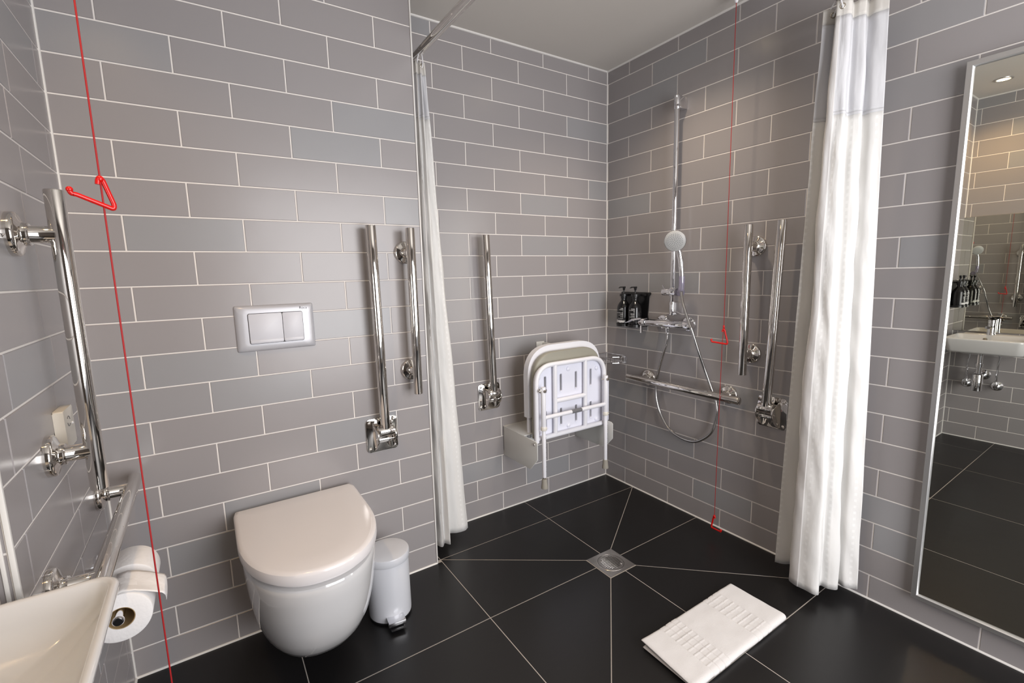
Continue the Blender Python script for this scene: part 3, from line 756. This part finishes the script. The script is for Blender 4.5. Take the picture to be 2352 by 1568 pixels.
hose_pts = [(-.080, -.573, 1.140), (-.090, -.586, 1.105), (-.1, -.603, 1.070), (-.1, -.634, .994), (-.098, -.653, .951), (-.075, -.672, .860), (-.045, -.693, .760), (-.030, -.725, .664), (-.028, -.742, .621), (-.03, -.748, .561), (-.03, -.728, .478), (-.03, -.679, .424), (-.03, -.622, .397), (-.03, -.551, .399), (-.03, -.482, .427), (-.03, -.429, .492), (-.03, -.401, .564), (-.028, -.395, .632), (-.031, -.403, .680), (-.045, -.439, .778), (-.058, -.477, .866), (-.060, -.484, .924)]
g = G(); g.tube(hose_pts, .0068, 12, smooth=10)
ho = g.obj('shower_hose', M_HOSE); tag(ho, 'silver flexible shower hose looping below the level rail', 'hose')
N_, L_, b_ = nodes(M_CHROME)

# ------------------------------------------------------------------ curtain rail and curtains
RX, RY, RZ = -1.170, -1.200, 2.102
t = thing('curtain_rail', 'chrome shower curtain rail below the ceiling, carrying both white curtains', 'curtain rail', (RX, RY, RZ))
OFc = off(t)
g = G(); g.tube(fillet([V((RX, -.002, RZ)), V((RX, RY, RZ)), V((-.002, RY, RZ))], .12, 14), .0160, 24); g.obj('rail_tube', M_STEEL, t, xf=OFc)
for p_, a_ in (((RX, 0, RZ), (0, -1, 0)), ((0, RY, RZ), (-1, 0, 0))):
    g = G(); g.lathe([(.032, 0), (.032, .005), (.021, .010), (.0195, .030), (.0170, .031)], p_, a_, 28); g.obj('end_flange', M_STEEL, t, xf=OFc)
g = G(); g.cyl((RX, RY+.12, RZ+.012), (RX, RY+.12, H), .006, 0, 14); g.obj('ceiling_hanger', M_STEEL, t, xf=OFc)

def curtain(label, bot, top, zb, zs, zt, hooks, strip, wr=.006, seed=0):
    t = thing('shower_curtain', label, 'curtain', (bot[0][0], bot[0][1], zb), 0, 'white shower curtains')
    OFk = off(t)
    K = 14
    Bp = catmull([V((*p, 0)) for p in bot], K); Tp = catmull([V((*p, 0)) for p in top], K)
    def resample(P, n):
        d = [0]
        for a, b in zip(P, P[1:]): d.append(d[-1]+(b-a).length)
        return P, d
    n = len(Bp); ulen = [0]
    for a, b in zip(Bp, Bp[1:]): ulen.append(ulen[-1]+(b-a).length)
    zmax = zt
    def pt(i, z):
        f_ = (z-zb)/(zmax-zb)
        p = Bp[i].lerp(Tp[i], f_)
        a = Bp[max(0, i-1)].lerp(Tp[max(0, i-1)], f_); b = Bp[min(n-1, i+1)].lerp(Tp[min(n-1, i+1)], f_)
        d = (b-a); nn = V((-d.y, d.x, 0)); nn = nn.normalized() if nn.length > 1e-9 else V((0, 0, 0))
        w = noise.noise(V((ulen[i]*9+seed, z*3.2, seed))) + .5*noise.noise(V((ulen[i]*22, z*8+ulen[i]*14, seed+4)))
        p = p+nn*wr*w*min(1, 1.6-f_)
        return V((p.x, p.y, z))
    def sheet(name, zs_, m, parent, lift=0, i0=0, i1=None):
        i1 = n-1 if i1 is None else i1
        g = G(); uvl = g.bm.loops.layers.uv.new('UVMap')
        rows = [{i: g.bm.verts.new(pt(i, z)) for i in range(i0, i1+1)} for z in zs_]
        for r, (a, b) in enumerate(zip(rows, rows[1:])):
            for i in range(i0, i1):
                f = g.bm.faces.new((a[i], a[i+1], b[i+1], b[i]))
                for l, (ii, zz) in zip(f.loops, ((i, zs_[r]), (i+1, zs_[r]), (i+1, zs_[r+1]), (i, zs_[r+1]))): l[uvl].uv = (ulen[ii], zz)
        o = g.obj(name, m, parent, ang=180, recalc=False, xf=OFk)
        md = o.modifiers.new('thick', 'SOLIDIFY'); md.thickness = .0016+lift; md.offset = 0
        return o
    lin = lambda a, b, k: [a+(b-a)*i/k for i in range(k+1)]
    mp = sheet('main_panel', lin(zb, zs, 70), M_CURT, t)
    sheet('seam', lin(zs-.005, zs+.005, 2), M_VOILE, mp, .0012)
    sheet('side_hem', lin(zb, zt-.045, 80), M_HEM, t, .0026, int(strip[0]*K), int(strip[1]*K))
    sheet('top_panel', lin(zs, zt-.045, 20), M_VOILE, t)
    sheet('heading_band', lin(zt-.046, zt, 4), M_BAND, t, .001)
    for i in hooks:
        p = pt(min(n-1, int(i*K)), zt-.018)
        a = pt(max(0, int(i*K)-3), zt-.018); b = pt(min(n-1, int(i*K)+3), zt-.018); d = (b-a).normalized(); nn = V((-d.y, d.x, 0))
        g = G(); path = [p+nn*(.0075*math.cos(q))+V((0, 0, .0075*math.sin(q))) for q in [2*PI*k/16 for k in range(16)]]
        path = [p+d*(.0075*math.cos(q))+V((0, 0, .0075*math.sin(q))) for q in [2*PI*k/20 for k in range(20)]]
        g.tube(path, .0026, 10, closed=True)
        g.obj('eyelet', M_EYE, t, xf=OFk)
        rail_p = V((RX, p.y, RZ)) if abs(p.x-RX) < .12 else V((p.x, RY, RZ))
        c = rail_p; w_ = (p-c); w_.z = 0
        g = G(); g.tube([p+nn*.004, p-V((0, 0, .006)), p-nn*.006, p+V((0, 0, .02))-nn*.008+ -w_*.3, c+V((w_.x*.2, w_.y*.2, .016)), c+V((-w_.x*.1-.0, -w_.y*.1, .0165)), p+nn*.012+V((0, 0, .025)), p+nn*.008+V((0, 0, .006))], .0019, 8, smooth=6)
        g.obj('curtain_hook', M_WPLAST, t, xf=OFk)
    return t
curtain('narrow gathered white curtain hanging at the edge of the toilet wall', [(-1.203, -.150), (-1.190, -.192), (-1.168, -.170), (-1.150, -.198), (-1.136, -.150), (-1.120, -.112), (-1.085, -.128), (-1.042, -.132), (-1.020, -.118)],
        [(-1.198, -.150), (-1.192, -.172), (-1.182, -.160), (-1.176, -.176), (-1.166, -.158), (-1.168, -.146), (-1.160, -.156), (-1.154, -.164), (-1.150, -.150)], .040, 1.86, 2.062, (3.5,), (1.05, 1.9), seed=2)
curtain('wide gathered white curtain hanging against the right wall beside the tall mirror', [(-.118, -1.090), (-.100, -1.112), (-.062, -1.150), (-.110, -1.160), (-.188, -1.178), (-.200, -1.230), (-.190, -1.282), (-.128, -1.262), (-.122, -1.288), (-.098, -1.306), (-.060, -1.286), (-.066, -1.318), (-.040, -1.352)],
        [(-.160, -1.160), (-.140, -1.176), (-.108, -1.190), (-.140, -1.196), (-.178, -1.204), (-.172, -1.222), (-.160, -1.238), (-.124, -1.232), (-.124, -1.252), (-.116, -1.268), (-.088, -1.262), (-.094, -1.288), (-.090, -1.318)], .040, 1.730, 2.072, (1.2, 5.0), (4.1, 4.8), wr=.009, seed=5)

# ------------------------------------------------------------------ tall wall mirror on the right wall
t = thing('wall_mirror', 'tall silver-framed mirror on the right wall by the curtain', 'mirror', (0, -1.81, .095))
my0, my1, mz0, mz1 = -1.502, -2.11, .098, 1.816
ft, fd = .018, .028
g = G()
def frame_ring(d, y0, y1, z0, z1, x): return [V((x, y0-d, z0+d)), V((x, y1+d, z0+d)), V((x, y1+d, z1-d)), V((x, y0-d, z1-d))]
rg = [frame_ring(d, my0, my1, mz0, mz1, x) for d, x in ((0, -.001), (0, -fd), (.001, -fd-.001), (ft-.004, -fd-.001), (ft-.003, -fd), (ft, -fd+.006), (ft, -.001))]
R = g.loft(rg, False, False)
g.obj('mirror_frame', M_ALU, t, xf=off(t), ang=30)
g = G(); e = ft-.002
g.box((0, 0, 0), (.006, my0-my1-2*e, mz1-mz0-2*e), M=Matrix.Translation((-.0155, (my0+my1)/2, (mz0+mz1)/2)) @ Matrix.Rotation(.0078, 4, 'Z')); g.obj('mirror_glass', M_MIRROR, t, xf=off(t), flat=True)

# ------------------------------------------------------------------ bath mat (folded towel)
mx0, mx1, yf, yo = -.880, -.362, -1.257, -1.050
t = thing('bath_mat', 'folded white towelling bath mat on the black floor near the drain', 'bath mat', ((mx0+mx1)/2, (yf+yo)/2, 0))
def mat_sheet():
    g = G(); Lx = mx1-mx0; Wy = yo-yf
    th, gap = .0095, .0015
    # centreline in (y,z): lower leaf out and back over the fold
    prof = []
    n = 70
    z1_, z2_ = th/2+.0005, th*1.5+gap+.004
    for i in range(n+1): prof.append((yo-.008-(Wy-.022)*i/n, z1_))
    rc = (z2_-z1_)/2
    for i in range(1, 12): a = -PI/2-PI*i/12; prof.append((yf+.0125+math.cos(a)*.0125*1.0, (z1_+z2_)/2+rc*math.sin(a)))
    for i in range(n+1): prof.append((yf+.014+(Wy-.014)*i/n, z2_))
    m_ = len(prof)
    def nrm(i):
        a, b = prof[max(0, i-1)], prof[min(m_-1, i+1)]; d = V((b[0]-a[0], b[1]-a[1])).normalized(); return V((-d.y, d.x))
    nx = 340
    def band(x):
        u_ = (x-mx0)/Lx
        for c in (.265, .735):
            q = (u_-c)/.085
            if abs(q) < 1: return q
        return None
    def relief(x, i):
        y = prof[i][0]; h = 0
        q = band(x)
        h += .0022*noise.noise(V((x*9, y*9, 1.))) + .0012*noise.noise(V((x*24, y*24, 5.)))
        if q is not None:
            h -= .0008
            # cells: three across the band, nine along the width
            cy = (y-yf)/Wy*9.0; fy_ = abs(cy-round(cy)); cx_ = (q+1)*1.5; fx_ = abs(cx_-round(cx_))
            if fy_ < .11: h += .0022*(1-fy_/.11)
            if fx_ < .10: h -= .0034*(1-fx_/.10)
        return h
    rows = []
    for i in range(m_):
        N2 = nrm(i); y, z = prof[i]
        outer, inner = [], []
        for j in range(nx+1):
            x = mx0+Lx*j/nx
            ex = min(x-mx0, mx1-x); ey = min(i, m_-1-i)
            e_ = 1-max(0, 1-ex/.010)**2*.75
            e2 = 1-max(0, 1-ey/3)**2*.6
            sk = .010*math.sin((y-yf)*18)*(0 if True else 1)
            hh = th/2*e_*e2
            up = i > n
            lift = .006*max(0, (mx0+.12-x)/.12)*max(0, (y-yf)/Wy) if up else 0
            rl = relief(x, i) if up else 0
            kx = 1-(x-mx0)/Lx
            xs = x + (.010*kx*(y-yf)/Wy if up else .012*kx-.002)
            outer.append(V((xs, y+N2.x*(hh+rl), z+N2.y*(hh+rl)+lift))); inner.append(V((xs, y-N2.x*hh, z-N2.y*hh+lift)))
        rows.append((outer, inner))
    ov = [[g.bm.verts.new(p) for p in r[0]] for r in rows]; iv = [[g.bm.verts.new(p) for p in r[1]] for r in rows]
    for i in range(m_-1):
        for j in range(nx):
            g.face((ov[i][j], ov[i][j+1], ov[i+1][j+1], ov[i+1][j])); g.face((iv[i][j], iv[i+1][j], iv[i+1][j+1], iv[i][j+1]))
        for j in (0, nx): g.face((ov[i][j], ov[i+1][j], iv[i+1][j], iv[i][j]))
    for i in (0, m_-1):
        for j in range(nx): g.face((ov[i][j], ov[i][j+1], iv[i][j+1], iv[i][j]))
    return g
g = mat_sheet(); zmin = min(v.co.z for v in g.bm.verts); bmesh.ops.translate(g.bm, vec=(0, 0, .0006-zmin), verts=g.bm.verts)
g.obj('towelling', M_TOWEL, t, xf=off(t), ang=180)

# ------------------------------------------------------------------ floor drain
t = thing('floor_drain', 'square steel floor drain with round slotted grate in the shower floor', 'drain', (CX, CY, 0))
g = G(); n = 48; a = DS-.0015
def sq(i, h):
    q = 2*PI*(i+.5)/n; c, s = math.cos(q), math.sin(q); k = h/max(abs(c), abs(s)); return (c*k, s*k)
o_ = [sq(i, a) for i in range(n)]
# snap the nearest samples to the corners
for sx in (-1, 1):
    for sy_ in (-1, 1):
        j = min(range(n), key=lambda i: (o_[i][0]-sx*a)**2+(o_[i][1]-sy_*a)**2); o_[j] = (sx*a, sy_*a)
circ = lambda r, z: [V((r*math.cos(2*PI*(i+.5)/n), r*math.sin(2*PI*(i+.5)/n), z)) for i in range(n)]
g.loft([[V((x, y, .0003)) for x, y in o_], [V((x, y, .0020)) for x, y in o_], circ(.0585, .0012), circ(.0575, .0022), circ(.0555, .0022), circ(.0550, .0005)], False, False); g.obj('drain_frame', M_SATIN, t, ang=20)
g = G(); g.lathe([(.0552, .0002), (.0552, .0005)], seg=48); g.obj('sump_shade', M_DRAINSHADE, t)  # flat dark disc stands in for the shaded hollow below the grate
g = G()
for k in range(-5, 6):
    s = k*.0078; hl = math.sqrt(max(.0001, .0445**2-s*s)); g.box((0, s, .0014), (2*hl, .0042, .0014), .0004, 1)
rings = [circ(.0540, .0008), circ(.0540, .0022), circ(.0430, .0022), circ(.0430, .0008)]
g.loft(rings, False, False)
for sx in (-1, 1): g.lathe([(.0045, .0022), (.0045, .0030), (.003, .0034)], (sx*.030, sx*-.033 if False else sx*.0345*0+(-sx*.030), 0), (0, 0, 1), 14)
g.obj('grate', M_SATIN, t)

# ------------------------------------------------------------------ basin recess
BY0, BY1, BXF = -1.020, -1.398, -2.127
t = thing('basin', 'white ceramic wash basin at lower left, also seen in the tall mirror', 'basin', (XR, (BY0+BY1)/2, .66))
OFb = off(t)
def bring(x0, x1, y0, y1, r, z): return [V((a, b, z)) for a, b in rrect(x1-x0, y0-y1, r, 8, (x0+x1)/2, (y0+y1)/2)]
x0 = XR+.001
rg = [bring(x0, BXF-.20, BY0-.12, BY1+.12, .03, .625), bring(x0, BXF-.12, BY0-.07, BY1+.07, .05, .640), bring(x0, BXF-.055, BY0-.025, BY1+.025, .05, .658), bring(x0, BXF-.038, BY0-.012, BY1+.012, .04, .662),
      bring(x0, BXF-.033, BY0-.009, BY1+.009, .036, .670), bring(x0, BXF-.002, BY0-.001, BY1+.001, .034, .742), bring(x0, BXF-.001, BY0-.001, BY1+.001, .034, .751), bring(x0+.002, BXF-.005, BY0-.005, BY1+.005, .032, .7555), bring(x0+.11, BXF-.010, BY0-.010, BY1+.010, .030, .7555),
      bring(x0+.114, BXF-.014, BY0-.014, BY1+.014, .028, .752), bring(x0+.120, BXF-.022, BY0-.024, BY1+.024, .026, .722), bring(x0+.135, BXF-.060, BY0-.060, BY1+.060, .03, .690), bring(x0+.165, BXF-.115, BY0-.115, BY1+.115, .03, .668), bring(x0+.185, BXF-.145, BY0-.15, BY1+.15, .012, .664)]
g = G(); g.loft(rg); g.obj('basin_bowl', M_CERAM, t, xf=OFb, ang=60)
g = G(); g.cyl((XR+.28, -1.1925, .6645), (XR+.28, -1.1925, .668), .022, .002, 24); g.obj('plughole', M_CHROME, t, xf=OFb)
g = G(); g.lathe([(.012, 0), (.012, .002), (.008, .003)], (x0+.1185, -1.17, .725), (1, 0, .2), 18); g.obj('overflow', M_EYE, t, xf=OFb)

t = thing('basin_tap', 'chrome lever mixer tap on the basin, seen in the tall mirror', 'tap', (XR+.065, -1.185, .7555))
g = G(); g.lathe([(.024, 0), (.024, .004), (.021, .008), (.0195, .07), (.021, .085), (.020, .098), (.012, .102)], seg=28); g.obj('tap_body', M_CHROME, t)
g = G(); g.loft([[V((x, y, z)) for y, z in ((-.012*w, -.008), (.012*w, -.008), (.012*w, .008), (-.012*w, .008))] for x, w in ((.0, 1), (.06, 1), (.115, .9))]); bmesh.ops.translate(g.bm, vec=(0, 0, .055), verts=g.bm.verts); g.obj('spout', M_CHROME, t)
g = G(); g.loft([[V((x, y, z0+dz)) for y, dz in ((-w, -.004), (w, -.004), (w, .004), (-w, .004))] for x, w, z0 in ((-.012, .016, .106), (.03, .014, .112), (.085, .010, .126))]); g.obj('lever', M_CHROME, t)

t = thing('basin_mirror', 'frameless mirror on the recess wall above the basin, seen reflected', 'mirror', (XR, -1.43, .76))
g = G(); g.box((.006, 0, .39), (.006, 1.0, .780), .0006, 1); bmesh.ops.translate(g.bm, vec=(0, 0, .004), verts=g.bm.verts)
g.obj('mirror_sheet', M_MIRROR, t, flat=True)
g = G(); g.box((.005, .5015, .394), (.008, .003, .782)); g.box((.005, -.5015, .394), (.008, .003, .782)); g.obj('glass_edge', M_GREEN, t, flat=True)

t = thing('bottle_trap', 'chrome bottle trap under the basin, seen in the tall mirror', 'waste trap', (XR+.17, -1.165, .38))
g = G(); g.lathe([(.014, .0), (.027, .004), (.028, .010), (.028, .110), (.024, .118), (.017, .122)], seg=28); g.obj('trap_body', M_CHROME, t)
g = G(); g.cyl((0, 0, .118), (0, 0, .270), .016, 0, 20); g.lathe([(.021, .165), (.021, .190)], (0, 0, 0), (0, 0, 1), 20); g.obj('waste_pipe', M_CHROME, t)
g = G(); g.tube([(-.02, 0, .09), (-.168, 0, .09)], .016, 18); g.lathe([(.034, 0), (.034, .006), (.018, .012)], (-.170, 0, .09), (1, 0, 0), 28); g.obj('outlet_pipe', M_CHROME, t)
for y, lab in ((-1.085, 'chrome stop valve under the basin, on the corner side of the trap, seen reflected'), (-1.235, 'chrome stop valve under the basin, on the near side of the trap, seen reflected')):
    t = thing('stop_valve', lab, 'valve', (XR, y, .40), 0, 'stop valves under the basin')
    g = G(); g.lathe([(.030, 0), (.030, .006), (.014, .012), (.012, .060)], (0, 0, 0), (1, 0, 0), 24); g.cyl((.050, 0, -.012), (.050, 0, .035), .011, .001, 16); g.obj('valve_body', M_CHROME, t)
    g = G(); g.tube([(.050, 0, .03), (.052, 0, .15), (.060, -.01, .225)], .006, 10, smooth=6); g.obj('supply_hose', M_CHROME, t)

# ------------------------------------------------------------------ ceiling downlights
def downlight(label, x, y):
    t = thing('downlight', label, 'downlight', (x, y, H), 0, 'ceiling downlights')
    g = G(); g.lathe([(.044, -.0005), (.043, -.004), (.034, -.006), (.031, -.003), (.031, -.0005)], seg=40); g.obj('bezel', M_ALU, t)
    g = G(); g.lathe([(.030, -.0010), (.030, -.0022), (.002, -.0024)], seg=32); g.obj('lamp_lens', M_LENS, t)
downlight('lit ceiling downlight above the basin, seen in the tall mirror', -2.200, -1.155)
downlight('lit ceiling downlight over the shower, just above the picture', -.415, -.640)

# ------------------------------------------------------------------ lights
def lamp(name, kind, loc, energy, color, size=.1, rot=None, **k):
    l = bpy.data.lights.new(name, kind); l.energy = energy; l.color = color
    if kind == 'AREA':
        l.shape = 'RECTANGLE'; l.size = size[0]; l.size_y = size[1]
    else: l.shadow_soft_size = size
    for a, b in k.items(): setattr(l, a, b)
    o = bpy.data.objects.new(name, l); COL.objects.link(o); o.location = loc
    if rot: o.rotation_euler = rot
    return o
WARM = (1, .80, .55)
lamp('downlight_lamp', 'SPOT', (-2.200, -1.155, H-.012), 23, (1, .66, .32), .03, spot_size=math.radians(140), spot_blend=.8)
lamp('downlight_lamp', 'SPOT', (-.415, -.640, H-.012), 30, (1, .82, .62), .03, spot_size=math.radians(125), spot_blend=1.0)
lamp('rear_fill_light', 'AREA', ((DX0+DX1)/2, YF-.02, 1.20), 55, (.985, .975, .99), (DX1-DX0-.04, 1.66), rot=(PI/2, 0, 0))  # added soft fill behind the camera, widened to even out the walls

w = bpy.data.worlds.new('world'); scene.world = w; w.use_nodes = True
w.node_tree.nodes['Background'].inputs[0].default_value = (.9, .92, 1, 1); w.node_tree.nodes['Background'].inputs[1].default_value = .35
vs = scene.view_settings
vs.view_transform = 'Standard'; vs.look = 'None'; vs.gamma = 1; vs.use_curve_mapping = False; vs.exposure = 0.25
